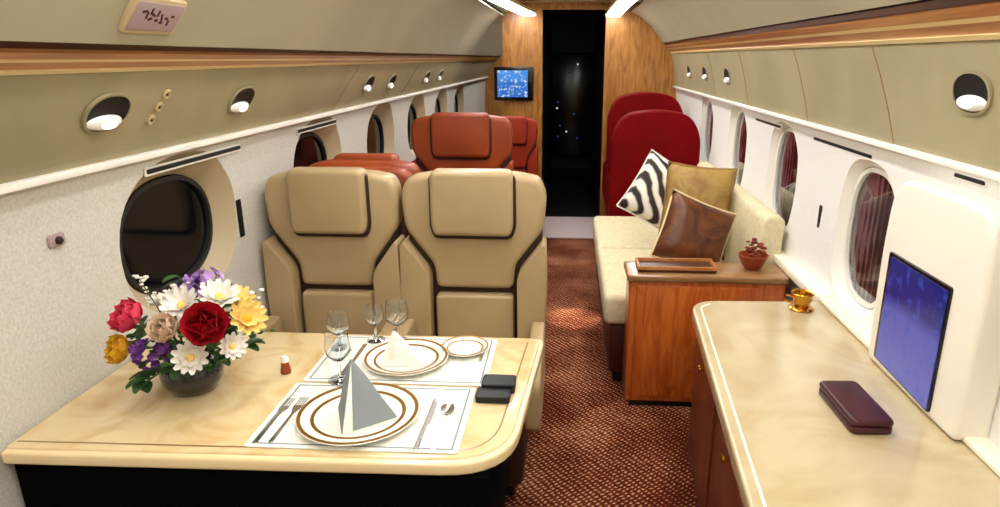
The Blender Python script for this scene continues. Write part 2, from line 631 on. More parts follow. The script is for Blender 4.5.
for nm, path in (('along the left of the aisle', [(-0.54, -0.9, 1.85), (-0.54, 2.0, 1.85), (-0.56, 4.6, 1.845), (-0.54, 5.1, 1.84), (-0.47, 5.6, 1.825), (-0.36, 5.96, 1.79)]),
                 ('added out of sight beyond the bulkhead', [(-0.50, 6.12, 1.86), (-0.50, 7.4, 1.86), (-0.50, 8.7, 1.86)]),  # hidden strip added to brighten the dark far left end
                 ('along the right of the aisle', [(0.44, -0.9, 1.85), (0.44, 2.0, 1.85), (0.43, 4.6, 1.845), (0.41, 5.1, 1.835), (0.385, 5.6, 1.81), (0.36, 5.96, 1.78)])):
    t = thing('cove_light', 'bright cove lamp strip in the ceiling, %s' % nm, 'light')
    bm = B()
    ribbon(bm, path, 0.115, 0.012)
    obj('diffuser', bm, 'lamp', t)
    bm = B()
    ribbon(bm, [(x, y, z + 0.013) for x, y, z in path], 0.14, 0.02)
    obj('housing', bm, 'ceiling_mid', t)

# forward bulkhead with the doorway
DX0, DX1, DZ = -0.245, 0.30, 1.84
bm = B()
prism(bm, [(-0.60, 0), (DX0, 0), (DX0, DZ), (DX1, DZ), (DX1, 0), (1.2, 0), (1.2, 1.98), (-0.35, 1.98), (-0.48, 1.895), (-0.60, 1.79)], 'y', Y1, Y1 + 0.05)
struct('wall_front', bm, 'gold_wood', 'golden wood bulkhead around the dark doorway', 'wall', smooth=False)
bm = B()
box(bm, -1.3, DX0 - 0.051, YE, YE + 0.05, 0, 1.98)
struct('wall_end', bm, 'gold_wood', 'golden wood end wall far beyond the rust seat on the left', 'wall', smooth=False)
bm = B()
prism(bm, [(DX0 - 0.035, 0), (DX0, 0), (DX0, DZ), (DX1, DZ), (DX1, 0), (DX1 + 0.035, 0), (DX1 + 0.035, DZ + 0.035), (DX0 - 0.035, DZ + 0.035)], 'y', Y1 - 0.012, Y1 + 0.01, 0.003)
struct('door_1', bm, 'gold_wood', 'wood surround of the dark doorway to the cockpit', 'doorway', smooth=False)
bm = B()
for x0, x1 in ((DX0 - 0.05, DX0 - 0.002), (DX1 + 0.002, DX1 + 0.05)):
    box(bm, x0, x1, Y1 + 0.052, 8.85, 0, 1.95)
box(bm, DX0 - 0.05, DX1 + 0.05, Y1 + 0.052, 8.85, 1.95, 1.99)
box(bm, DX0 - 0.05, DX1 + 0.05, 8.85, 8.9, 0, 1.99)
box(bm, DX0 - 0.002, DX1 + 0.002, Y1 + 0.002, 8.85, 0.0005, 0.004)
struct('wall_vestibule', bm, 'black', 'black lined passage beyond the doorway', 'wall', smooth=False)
t = thing('instrument_panel', 'dark cockpit panel with tiny lights deep in the doorway', 'panel', (0.03, 8.28, 0.0))
bm = B()
prism(bm, [(-0.26, 0.25), (0.26, 0.25), (0.26, 1.5), (-0.26, 1.5)], 'y', 0.0, 0.11, 0.02)
obj('panel_body', bm, 'black_gloss', t)
for i in range(9):
    x, z = random.uniform(-0.2, 0.22), random.uniform(0.4, 1.42)
    bm = B()
    lathe(bm, [(0, 0), (0.011, 0), (0.011, 0.006), (0, 0.008)], 10)
    bmesh.ops.rotate(bm, verts=bm.verts, cent=(0, 0, 0), matrix=Matrix.Rotation(math.radians(90), 3, 'X'))
    bmesh.ops.translate(bm, verts=bm.verts, vec=(x, -0.0, z))
    obj('indicator_light', bm, 'dot_white' if i % 4 == 0 else 'dot_blue', t)

# ------------------------------------------------------------------ dining table
T = 0.70
t = thing('dining_table', 'glossy pale burl wood table set for a meal by the left wall', 'table', (-0.57, 1.34, 0))
ox, oy = -0.57, 1.34
outl = rounded([(-1.113, 1.062), (-0.112, 1.078), (-0.067, 1.650), (-1.113, 1.650)], [0.012, 0.13, 0.03, 0.01], 8)
bm = B()
prism(bm, [(x - ox, y - oy) for x, y in outl], 'z', T - 0.022, T, 0.006, 3)
obj('tabletop', bm, 'burl', t)
bm = B()
o2 = rounded([(-1.114, 1.050), (-0.102, 1.066), (-0.057, 1.658), (-1.114, 1.658)], [0.012, 0.135, 0.03, 0.01], 8)
prism(bm, [(x - ox, y - oy) for x, y in o2], 'z', T - 0.034, T - 0.005, 0.010, 4)
obj('table_edge', bm, 'edge', t, label='pale rounded wooden edge')
bm = B()
ii = rounded([(-1.10, 1.083), (-0.140, 1.097), (-0.102, 1.62)], [0, 0.11, 0], 8)
vs = []
for i, p in enumerate(ii):
    p = Vector(p)
    d = (Vector(ii[min(i + 1, len(ii) - 1)]) - Vector(ii[max(i - 1, 0)])).normalized()
    nn = Vector((-d.y, d.x)) * 0.0022
    vs.append((bm.verts.new((p.x + nn.x - ox, p.y + nn.y - oy, T + 0.0005)), bm.verts.new((p.x - nn.x - ox, p.y - nn.y - oy, T + 0.0005))))
for a, b in zip(vs, vs[1:]):
    bm.faces.new((a[0], a[1], b[1], b[0]))
obj('inlay', bm, 'inlay', t, smooth=False)
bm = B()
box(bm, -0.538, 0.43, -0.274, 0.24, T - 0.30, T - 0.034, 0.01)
obj('shade_panel', bm, 'table_shade', t, label='matt black panel standing in for shade')  # added black box stands in for the shade below the tabletop
bm = B()
prism(bm, rrect(-0.16, 0.16, -0.07, 0.07, 0.05), 'z', 0.03, T - 0.299)
obj('pedestal', bm, 'black', t)
bm = B()
prism(bm, rrect(-0.30, 0.30, -0.15, 0.15, 0.06), 'z', 0.0, 0.03, 0.008)
obj('foot', bm, 'black', t)

# ------------------------------------------------------------------ side counter on the right
CZ = 0.62
t = thing('side_counter', 'long cream wood counter along the right wall', 'counter', (0.62, 1.2, 0))
ox, oy = 0.62, 1.2
bm = B()
cp = rounded([(0.29, 0.15), (0.905, 0.15), (0.905, 2.20), (0.437, 2.185)], [0.02, 0.01, 0.02, 0.10], 8)
prism(bm, [(x - ox, y - oy) for x, y in cp], 'z', CZ - 0.045, CZ, 0.016, 4)
obj('countertop', bm, 'counter', t)
bm = B()
ii = rounded([(0.322, 0.2), (0.462, 2.12), (0.50, 2.15)], [0, 0.05, 0], 6)
vs = []
for i, p in enumerate(ii):
    p = Vector(p)
    d = (Vector(ii[min(i + 1, len(ii) - 1)]) - Vector(ii[max(i - 1, 0)])).normalized()
    nn = Vector((-d.y, d.x)) * 0.003
    vs.append((bm.verts.new((p.x + nn.x - ox, p.y + nn.y - oy, CZ + 0.0005)), bm.verts.new((p.x - nn.x - ox, p.y - nn.y - oy, CZ + 0.0005))))
for a, b in zip(vs, vs[1:]):
    bm.faces.new((a[0], a[1], b[1], b[0]))
obj('inlay', bm, 'inlay_pale', t, smooth=False)  # pale inlay line, also drawn as the rounded edge's highlight
bm = B()
prism(bm, [(x - ox, y - oy) for x, y in [(0.335, 0.2), (0.85, 0.2), (0.85, 2.15), (0.47, 2.13)]], 'z', 0.04, CZ - 0.044)
obj('body', bm, 'red_wood', t)
bm = B()
prism(bm, [(x - ox, y - oy) for x, y in [(0.365, 0.2), (0.84, 0.2), (0.84, 2.12), (0.50, 2.10)]], 'z', 0.0, 0.042)
obj('plinth', bm, 'black', t)
for k in range(4):
    a0, a1 = k / 4 + 0.008, (k + 1) / 4 - 0.008
    f = lambda s, off: (0.335 + 0.135 * s - off - ox, 0.2 + 1.93 * s - oy)
    bm = B()
    prism(bm, [f(a0, 0), f(a1, 0), f(a1, 0.014), f(a0, 0.014)], 'z', 0.07, CZ - 0.07, 0.004)
    d = obj('door', bm, 'red_wood', t)
    bm = B()
    m0 = (a0 + a1) / 2
    lathe(bm, [(0, 0), (0.007, 0), (0.007, 0.01), (0.012, 0.014), (0.011, 0.02), (0, 0.022)], 12)
    bmesh.ops.rotate(bm, verts=bm.verts, cent=(0, 0, 0), matrix=Matrix.Rotation(math.radians(-90), 3, 'Y'))
    px = f(m0, 0.0135)
    bmesh.ops.translate(bm, verts=bm.verts, vec=(px[0], px[1], CZ - 0.12))
    obj('knob', bm, 'brass', d, label='small brass knob')

# ------------------------------------------------------------------ monitor pod
t = thing('wall_monitor', 'flat screen glowing blue in a white housing on the right wall', 'monitor', (0.86, 1.48, CZ))
bm = B()
po = rounded([(-0.165, 0.001), (0.275, 0.001), (0.285, 0.33), (0.270, 0.525), (-0.150, 0.525), (-0.165, 0.36)], [0.02, 0.02, 0.05, 0.09, 0.07, 0.2], 6)
prism(bm, po, 'x', 0.0, 0.082, 0.034, 5)
obj('housing', bm, 'pod', t)
bm = B()
so = rounded([(-0.068, 0.018), (0.222, 0.028), (0.226, 0.330), (-0.066, 0.330)], 0.008, 3)
prism(bm, so, 'x', -0.006, 0.004, 0.002)
hb = obj('bezel', bm, 'black_gloss', t)
bm = B()
so = rounded([(-0.062, 0.024), (0.206, 0.034), (0.210, 0.320), (-0.060, 0.320)], 0.004, 2)
prism(bm, so, 'x', -0.008, -0.005)
obj('screen', bm, 'screen', hb, smooth=False, label='glowing blue screen')

# ------------------------------------------------------------------ ledge beyond the counter, along the right wall
bm = B()
prism(bm, [(0.885, 0.60), (0.945, 0.60), (0.945, 0.635), (0.885, 0.635)], 'y', 2.22, 5.6, 0.006)
struct('trim_ledge_right', bm, 'inlay_pale', 'pale ledge along the foot of the right windows', 'trim')
bm = B()
prism(bm, [(0.885, CZ + 0.001), (0.94, CZ + 0.001), (0.94, CZ + 0.018), (0.885, CZ + 0.018)], 'y', 0.2, 2.2, 0.005)
struct('trim_counter_right', bm, 'inlay_pale', 'pale bead where the counter meets the right wall', 'trim')


# ------------------------------------------------------------------ seats
def make_seat(label, loc, rz, main, seam, group, sx=1.0, sz=1.0):
    t = thing('armchair', label, 'armchair', loc, (0, 0, rz), group)

    def S(pts):
        return [(x * sx, z * sz) for x, z in pts]

    def mir(pts):
        return pts + [(-x, z) for x, z in pts[::-1]]
    bm = B()
    prism(bm, S(rounded(mir([(0.225, 0.20), (0.245, 0.80), (0.250, 0.97), (0.225, 1.025), (0.14, 1.035)]), 0.04, 4)), 'y', -0.004, 0.135, 0.02, 3)
    obj('back_shell', bm, seam, t)
    bm = B()
    prism(bm, S(rounded([(-0.140, 0.818), (0.140, 0.818), (0.156, 0.86), (0.154, 1.050), (-0.154, 1.050), (-0.156, 0.86)], [0.05, 0.05, 0.02, 0.02, 0.02, 0.02], 5)), 'y', -0.044, 0.0, 0.006, 2)
    obj('headrest_backing', bm, seam, t, label='dark leather seam edge, widened below as shade')  # dark seam, its wider lower rim painted as the headrest's shadow
    bm = B()
    pts = rounded(mir([(0.144, 0.624), (0.148, 0.712), (0.252, 0.850), (0.262, 0.97), (0.238, 1.035), (0.15, 1.050)]), 0.028, 4)
    prism(bm, S(pts), 'y', -0.03, 0.075, 0.024, 4)
    obj('back_cushion', bm, main, t)
    bm = B()
    prism(bm, S(rrect(-0.145, 0.145, 0.40, 0.604, 0.02)), 'y', -0.045, 0.06, 0.024, 4)
    obj('lumbar_cushion', bm, main, t)
    bm = B()
    prism(bm, S(rounded([(-0.135, 0.835), (0.135, 0.835), (0.146, 0.87), (0.146, 1.068), (-0.146, 1.068), (-0.146, 0.87)], [0.05, 0.05, 0.03, 0.03, 0.03, 0.03], 5)), 'y', -0.075, 0.01, 0.022, 4)
    obj('headrest', bm, main, t)
    for s in (-1, 1):
        bm = B()
        prism(bm, S(rounded([(s * 0.160, 0.38), (s * 0.258, 0.40), (s * 0.266, 0.62), (s * 0.262, 0.80), (s * 0.250, 0.812), (s * 0.160, 0.695)], 0.03, 5)), 'y', -0.075, 0.05, 0.026, 4)
        obj('side_bolster', bm, main, t)
        bm = B()
        prism(bm, rounded([(-0.47, 0.30), (-0.077, 0.30), (-0.077, 0.53), (-0.42, 0.515), (-0.47, 0.46)], 0.03, 4), 'x', s * 0.214 * sx, s * 0.264 * sx, 0.018, 3)
        obj('armrest', bm, main, t)
    bm = B()
    prism(bm, rrect(-0.208 * sx, 0.208 * sx, -0.52, -0.05, 0.05), 'z', 0.30, 0.43, 0.035, 4)
    obj('seat_cushion', bm, main, t)
    bm = B()
    prism(bm, rrect(-0.205 * sx, 0.205 * sx, -0.44, 0.10, 0.04), 'z', 0.08, 0.299, 0.01)
    obj('seat_base', bm, seam, t)
    bm = B()
    prism(bm, rrect(-0.17 * sx, 0.17 * sx, -0.38, 0.06, 0.03), 'z', 0.0, 0.081)
    obj('pedestal', bm, 'black', t)
    return t


a = make_seat('beige leather seat by the wall behind the flower bouquet', (-0.853, 2.27, 0), 0, 'beige', 'beige_dark', 'beige seats behind the table', 0.945)
b = copy_tree(a)
b.location = (-0.337, 2.27, 0)
b.scale = (1.055, 1.0, 1.0)
b['label'] = 'beige leather seat beside the aisle behind the table'
make_seat('brown leather seat facing the camera beyond the aisle-side beige seat', (-0.62, 3.77, 0), 0, 'brown', 'brown_dark', 'brown seats', 1.14, 1.07)
make_seat('brown leather seat facing away, just its back top showing behind the beige window seat', (-0.83, 2.60, 0), math.pi, 'brown', 'brown', 'brown seats', 0.90, 0.995)
make_seat('small rust-red seat in front of the dark doorway under the small blue screen', (-0.45, 5.3, 0), 0, 'rust', 'red_dark', None, 0.75, 0.93)


def make_tub(label, loc, rz, top, w_):
    """club chair with one smooth rounded back wrapping into arms"""
    t = thing('club_chair', label, 'chair', loc, (0, 0, rz), 'red club chairs')
    bm = B()
    h = w_ / 2
    pts = rounded([(-h, 0.25), (h, 0.25), (h, top - 0.16), (h * 0.74, top - 0.02), (0, top + 0.015), (-h * 0.74, top - 0.02), (-h, top - 0.16)], [0.02, 0.02, 0.12, 0.16, 0.3, 0.16, 0.12], 6)
    prism(bm, pts, 'y', -0.08, 0.08, 0.05, 5)
    obj('backrest', bm, 'red', t)
    for s in (-1, 1):
        bm = B()
        prism(bm, rounded([(0.07, 0.25), (0.56, 0.25), (0.56, 0.55), (0.07, 0.62)], 0.06, 5), 'x', s * (h - 0.10), s * (h - 0.002), 0.03, 4)
        obj('armrest', bm, 'red', t)
    bm = B()
    prism(bm, rrect(-h + 0.105, h - 0.105, 0.085, 0.58, 0.05), 'z', 0.27, 0.43, 0.04, 4)
    obj('seat_cushion', bm, 'red', t)
    bm = B()
    prism(bm, rrect(-h + 0.10, h - 0.10, -0.02, 0.48, 0.05), 'z', 0.0, 0.25, 0.01)
    obj('base', bm, 'red_dark', t)
    return t


make_tub('dark red club chair with a smooth rounded back beyond the sofa', (0.600, 4.62, 0), 0, 1.09, 0.605)
make_tub('dark red chair back rising behind the nearer red club chair', (0.605, 5.33, 0), 0, 1.175, 0.595)

# ------------------------------------------------------------------ burnt orange cabinet at the sofa end
t = thing('end_cabinet', 'burnt orange wood cabinet in front of the pillows', 'cabinet', (0.57, 2.60, 0))
bm = B()
box(bm, -0.31, 0.31, -0.085, 0.10, 0.03, 0.575, 0.006)
obj('body', bm, 'cab_wood', t)
bm = B()
prism(bm, rrect(-0.325, 0.32, -0.10, 0.105, 0.02), 'z', 0.574, 0.602, 0.008, 3)
obj('top', bm, 'tan_wood', t, label='tan wooden top')
bm = B()
box(bm, -0.29, 0.29, -0.07, 0.09, 0.0, 0.031)
obj('plinth', bm, 'black', t)
bm = B()
box(bm, -0.285, 0.20, -0.097, -0.084, 0.06, 0.555, 0.004)
d = obj('door', bm, 'cab_wood', t)
bm = B()
tube(bm, [(0.16, -0.096, 0.30), (0.16, -0.118, 0.31), (0.16, -0.118, 0.39), (0.16, -0.096, 0.40)], 0.005)
obj('handle', bm, 'brass', d, label='slim brass handle')
t = thing('tray', 'flat dark brown tray on top of the burnt orange cabinet', 'tray', (0.45, 2.605, 0.603))
bm = B()
prism(bm, rrect(-0.16, 0.16, -0.065, 0.065, 0.015), 'z', 0.0, 0.012, 0.003)
obj('tray_base', bm, 'dark_wood', t)
bm = B()
for x0, x1, y0, y1 in ((-0.16, 0.16, -0.065, -0.055), (-0.16, 0.16, 0.055, 0.065), (-0.16, -0.15, -0.055, 0.055), (0.15, 0.16, -0.055, 0.055)):
    box(bm, x0, x1, y0, y1, 0.0115, 0.024)
obj('tray_rim', bm, 'strip_wood', t, smooth=False)

# ------------------------------------------------------------------ sofa along the right wall
t = thing('sofa', 'cream fabric sofa along the right wall behind the cabinet', 'sofa', (0.53, 3.5, 0))
bm = B()
box(bm, -0.33, 0.33, -0.77, 0.77, 0.05, 0.285, 0.01)
obj('base', bm, 'red_dark', t)
bm = B()
box(bm, -0.31, 0.31, -0.75, 0.75, 0.0, 0.051)
obj('plinth', bm, 'black', t)
for k in range(2):
    y0 = -0.78 + k * 0.78
    bm = B()
    prism(bm, rrect(-0.36, 0.255, y0 + 0.003, y0 + 0.777, 0.04), 'z', 0.286, 0.43, 0.04, 4)
    obj('seat_cushion', bm, 'cream_fabric', t)
    bm = B()
    prism(bm, rounded([(0.260, 0.286), (0.375, 0.286), (0.392, 0.80), (0.305, 0.80)], 0.04, 4), 'y', y0 + 0.003, y0 + 0.777, 0.03, 4)
    obj('back_cushion', bm, 'cream_fabric', t)


def pillow(label, loc, rot, wd, ht, th, m):
    t = thing('throw_pillow', label, 'pillow', loc, rot, None)
    obj('cover', pillow_bm(wd, ht, th), m, t, angle=80)
    bm = B()
    pts = []
    for s0, s1 in (((-1, -1), (1, -1)), ((1, -1), (1, 1)), ((1, 1), (-1, 1)), ((-1, 1), (-1, -1))):
        for k in range(8):
            q = k / 8
            u, v = s0[0] + (s1[0] - s0[0]) * q, s0[1] + (s1[1] - s0[1]) * q
            pts.append((u * (1 - 0.06 * (1 - v * v) * abs(u)) * wd / 2, 0, v * (1 - 0.06 * (1 - u * u) * abs(v)) * ht / 2))
    tube(bm, pts + [pts[0]], 0.006, 6)
    obj('piping', bm, 'inlay' if m == 'gold_fabric' else ('pale_trim' if m == 'bronze_fabric' else 'linen'), t)
    return t


pillow('olive gold pillow against the sofa back behind the bronze pillow', (0.650, 3.27, 0.70), (math.radians(-18), math.radians(4), math.radians(-12)), 0.34, 0.46, 0.15, 'gold_fabric')
pillow('plump dark bronze pillow with a pale gold edge, just behind the cabinet', (0.590, 2.97, 0.650), (math.radians(-22), math.radians(22), math.radians(4)), 0.33, 0.33, 0.16, 'bronze_fabric')
pillow('black and white striped pillow leaning on the sofa behind the gold pillows', (0.535, 3.55, 0.712), (math.radians(-20), math.radians(28), math.radians(-14)), 0.40, 0.36, 0.14, 'zebra')

t = thing('potpourri_bowl', 'small reddish brown bowl of dried petals at the wall end of the cabinet', 'bowl', (0.768, 2.62, 0.603))
t.scale = (1.35, 1.35, 1.35)
bm = B()
lathe(bm, [(0, 0), (0.022, 0), (0.03, 0.01), (0.042, 0.035), (0.046, 0.045), (0.042, 0.045), (0.036, 0.03), (0, 0.02)], 20)
obj('bowl', bm, 'brown', t)
bm = B()
for k in range(44):
    r = random.uniform(0, 0.034)
    a_ = random.uniform(0, 6.28)
    c = Vector((r * math.cos(a_), r * math.sin(a_), 0.04 + random.uniform(0, 0.07) * (1 - r / 0.05)))
    bmesh.ops.create_icosphere(bm, subdivisions=1, radius=random.uniform(0.007, 0.012), matrix=Matrix.Translation(c) @ Matrix.Diagonal((1, 0.7, 0.5, 1)))
o = obj('dried_petals', bm, 'potpourri', t)
o['kind'] = 'stuff'

# ------------------------------------------------------------------ far screen, mat, brass fitting, case
t = thing('bulkhead_screen', 'small bright blue screen in a black frame on the forward bulkhead', 'screen', (-0.50, 5.985, 1.22))
bm = B()
prism(bm, rrect(-0.175, 0.175, -0.145, 0.145, 0.01), 'y', -0.03, 0.012, 0.006)
fr = obj('frame', bm, 'black_gloss', t)
bm = B()
prism(bm, rrect(-0.145, 0.125, -0.115, 0.115, 0.004), 'y', -0.033, -0.029)
obj('display', bm, 'screen_cyan', fr, smooth=False, label='bright cyan-blue picture')
bm = B()
prism(bm, rrect(-0.235, 0.285, 5.22, 5.96, 0.02), 'z', 0.001, 0.012, 0.004)
tag(obj('door_mat', bm, 'mat_grey'), 'pale grey mat on the aisle floor before the dark doorway', 'mat')

t = thing('brass_fitting', 'small brass cup holder at the far end of the cream counter', 'fitting', (0.80, 2.12, CZ + 0.001))
bm = B()
lathe(bm, [(0, 0), (0.04, 0), (0.042, 0.004), (0.034, 0.01), (0.012, 0.012), (0, 0.012)], 20)
obj('base', bm, 'brass', t)
bm = B()
lathe(bm, [(0.0, 0.0115), (0.024, 0.012), (0.03, 0.03), (0.034, 0.055), (0.038, 0.057), (0.036, 0.06), (0.03, 0.056), (0.026, 0.03), (0.02, 0.018), (0, 0.017)], 20)
obj('cup', bm, 'brass', t)
bm = B()
tube(bm, [(-0.032, 0, 0.045), (-0.055, 0, 0.05), (-0.06, 0, 0.03), (-0.03, 0, 0.02)], 0.004)
obj('handle', bm, 'brass', t)

t = thing('leather_case', 'dark maroon leather case lying on the cream counter', 'case', (0.695, 1.435, CZ + 0.001), (0, 0, math.radians(2)))
bm = B()
prism(bm, rrect(-0.048, 0.048, -0.099, 0.099, 0.018), 'z', 0.0, 0.018, 0.004)
obj('case_body', bm, 'maroon', t)
bm = B()
prism(bm, rrect(-0.049, 0.049, -0.100, 0.100, 0.018), 'z', 0.019, 0.036, 0.008, 3)
ld = obj('lid', bm, 'maroon', t)
bm = B()
prism(bm, rrect(-0.014, 0.014, 0.093, 0.104, 0.002), 'z', 0.012, 0.026, 0.001)
obj('clasp', bm, 'chrome', ld, label='tiny silver clasp')

# ------------------------------------------------------------------ overhead reading lights, vents, slots, sign


def frame_rot(n, ydir=(0, 1, 0)):
    n = Vector(n).normalized()
    y = Vector(ydir)
    x = y.cross(n).normalized()
    y = n.cross(x)
    return Matrix((x, y, n)).transposed().to_euler()


NL = frame_rot((0.86, 0, -0.5))
NR = frame_rot((-0.98, 0, -0.19))


def make_eye(label, loc, rot, group, s=1.0):
    t = thing('reading_light', label, 'light', loc, rot, group)
    up = 1 if loc[0] > 0 else -1          # local x that points up the panel
    bm = B()
    o_ = ring_oval(0.050 * s, 0.076 * s, 0, 32, 2.2)
    i_ = ring_oval(0.044 * s, 0.068 * s, 0, 32, 2.2)
    R_ = [[(u, v, 0.0) for u, v in o_], [(u, v, 0.006) for u, v in o_], [(u, v, 0.006) for u, v in i_], [(u, v, -0.02) for u, v in i_]]
    loft(bm, R_, cap=False)
    obj('bezel', bm, 'tan_panel', t)
    bm = B()
    loft(bm, [[(u, v, 0.0012) for u, v in i_], [(u, v, 0.0032) for u, v in i_]])
    obj('recess_shade', bm, 'black', t)  # flat black disc painted as the shade inside the hole
    bm = B()
    n_ = 14
    prof = [(0.030 * s * math.cos(k / n_ * math.pi / 2), 0.016 * s * math.sin(k / n_ * math.pi / 2)) for k in range(n_ + 1)]
    lathe(bm, [(0, 0.0)] + prof[:-1] + [(0, prof[-1][1])], 24, (-up * 0.022 * s, -0.004 * s, 0.002), 0.62, 1.95)
    lamp = obj('eyeball', bm, 'white_gloss', t)
    bm = B()
    lathe(bm, [(0, 0), (0.014 * s, 0), (0.013 * s, 0.003 * s), (0, 0.004 * s)], 16, (-up * 0.022 * s, -0.004 * s, 0.0160 * s), 0.7, 1.8)
    obj('lens', bm, 'lamp_eye', lamp, label='glowing lens')
    return t


def xl(z):       # left panel x at height z
    p = [(-1.082, 1.209), (-1.045, 1.27), (-1.005, 1.345), (-0.972, 1.413)]
    for (a0, z0), (a1, z1) in zip(p, p[1:]):
        if z <= z1:
            return a0 + (a1 - a0) * (z - z0) / (z1 - z0)
    return p[-1][0]


def xr(z):
    p = [(0.925, 1.204), (0.915, 1.30), (0.900, 1.39), (0.880, 1.478)]
    for (a0, z0), (a1, z1) in zip(p, p[1:]):
        if z <= z1:
            return a0 + (a1 - a0) * (z - z0) / (z1 - z0)
    return p[-1][0]


eyes_l = [(1.40, 1.325, 1.0, 'oval reading light on the left tan panel, closest to the camera'),
          (2.02, 1.315, 1.0, 'oval reading light on the left tan panel above the dark oval window'),
          (3.35, 1.315, 1.0, 'oval reading light on the left panel above the brown seats'),
          (3.80, 1.31, 1.0, 'distant left reading light, first of the far pair'),
          (4.75, 1.31, 1.0, 'distant left reading light, nearer the bulkhead'),
          (5.25, 1.31, 1.0, 'most distant reading light on the left panel')]
for y, z, s, lab in eyes_l:
    make_eye(lab, (xl(z) + 0.001, y, z), NL, 'reading lights on the left panel', s)
eyes_r = [(1.56, 1.365, 1.0, 'oval reading light on the right tan panel above the blue screen'),
          (3.95, 1.34, 1.0, 'distant reading light on the right panel above the sofa'),
          (4.6, 1.34, 1.0, 'distant reading light on the right panel near the red chairs'),
          (5.2, 1.34, 1.0, 'most distant reading light on the right panel')]
for y, z, s, lab in eyes_r:
    make_eye(lab, (xr(z) - 0.001, y, z), NR, 'reading lights on the right panel', s)


def make_gasper(label, loc, rot, group):
    t = thing('air_vent', label, 'vent', loc, rot, group)
    bm = B()
    lathe(bm, [(0, 0), (0.014, 0), (0.014, 0.004), (0.009, 0.006), (0.007, 0.002), (0, 0.002)], 16)
    obj('nozzle', bm, 'sign_rim', t)
    bm = B()
    lathe(bm, [(0, 0.0022), (0.004, 0.0022), (0.003, 0.006), (0, 0.007)], 10)
    obj('plug', bm, 'charcoal', t)
    return t


for y, z, lab in ((1.60, 1.355, 'upper tiny round air vent between the two nearest left reading lights'),
                  (1.585, 1.325, 'middle tiny round air vent between the two nearest left reading lights'),
                  (1.57, 1.295, 'lower tiny round air vent between the two nearest left reading lights')):
    make_gasper(lab, (xl(z) + 0.001, y, z), NL, 'air vents on the left panel')

# panel joints on the tan side panels, left and right
for i, (side, y) in enumerate(((-1, 2.95), (-1, 4.2), (-1, 0.95), (1, 1.92), (1, 2.62), (1, 3.5), (1, 4.3))):
    bm = B()
    n = 8
    vs = []
    for k in range(n + 1):
        z = (1.212 if side < 0 else 1.207) + k / n * ((1.408 if side < 0 else 1.473) - (1.212 if side < 0 else 1.207))
        x = xl(z) if side < 0 else xr(z)
        yy = y + (k / n) * 0.13
        e = 0.0015 * (-side)
        vs.append((bm.verts.new((x - e, yy, z)), bm.verts.new((x + e, yy, z)), bm.verts.new((x + e, yy + 0.005, z)), bm.verts.new((x - e, yy + 0.005, z))))
    for a_, b_ in zip(vs, vs[1:]):
        for q in range(4):
            bm.faces.new((a_[q], a_[(q + 1) % 4], b_[(q + 1) % 4], b_[q]))
    bm.faces.new(vs[0]); bm.faces.new(vs[-1][::-1])
    struct('trim_joint_%d' % (i + 1), bm, 'inlay', 'thin slanted joint in the tan side panel', 'trim')


def make_slot(name, label, cat, x, y0, y1, z, side, h, group, vertical=False):
    s = -side
    t = thing(name, label, cat, (x, (y0 + y1) / 2, z), (0, 0, 0), group)
    a_ = (y1 - y0) / 2
    bm = B()
    prism(bm, rrect(-a_, a_, -h / 2, h / 2, h * 0.4 if not vertical else a_ * 0.4), 'x', -0.004, 0.004, 0.001)
    obj('slot', bm, 'black', t)
    bm = B()
    g = 0.003 if vertical else 0.006
    prism(bm, rrect(-a_ - g, a_ + g, -h / 2 - g, h / 2 + g, 0.006), 'x', -0.0035 if s > 0 else -0.0015, 0.0015 if s > 0 else 0.0035, 0.001)
    obj('slot_frame', bm, 'white_wall' if vertical else 'reveal_white', t)
    return t


make_slot('air_grille', 'long thin dark slot above the dark oval window', 'grille', -1.098, 1.62, 2.12, 1.155, -1, 0.012, 'slots above the windows')
make_slot('air_grille', 'long thin dark slot above the left window beside the brown seats', 'grille', -1.098, 2.6, 3.05, 1.155, -1, 0.012, 'slots above the windows')
make_slot('air_grille', 'long thin dark slot above the maroon window just beyond the blue screen', 'grille', 0.943, 2.08, 2.58, 1.145, 1, 0.011, 'slots above the windows')
make_slot('air_grille', 'long thin dark slot above the maroon window beside the gold pillow', 'grille', 0.943, 3.0, 3.4, 1.145, 1, 0.011, 'slots above the windows')
make_slot('air_grille', 'short dark slot on the right wall above the blue screen', 'grille', 0.936, 1.50, 1.62, 1.170, 1, 0.010, 'slots above the windows')
make_slot('shade_switch', 'narrow black upright switch slot beside the dark oval window', 'switch', -1.1198, 2.085, 2.118, 0.915, -1, 0.13, 'shade switches', True)
make_slot('shade_switch', 'narrow black upright switch slot between two maroon windows', 'switch', 0.951, 2.435, 2.46, 0.86, 1, 0.10, 'shade switches', True)

t = thing('wall_button', 'small grey button on the white left wall', 'button', (-1.1140, 1.30, 1.06), (0, math.radians(90), 0))
bm = B()
prism(bm, rrect(-0.014, 0.014, -0.022, 0.022, 0.008), 'z', -0.001, 0.008, 0.002)
obj('plate', bm, 'sign_plate', t)
bm = B()
lathe(bm, [(0, 0.0075), (0.009, 0.0075), (0.009, 0.013), (0.006, 0.016), (0, 0.016)], 14)
obj('knob', bm, 'beige_dark', t)

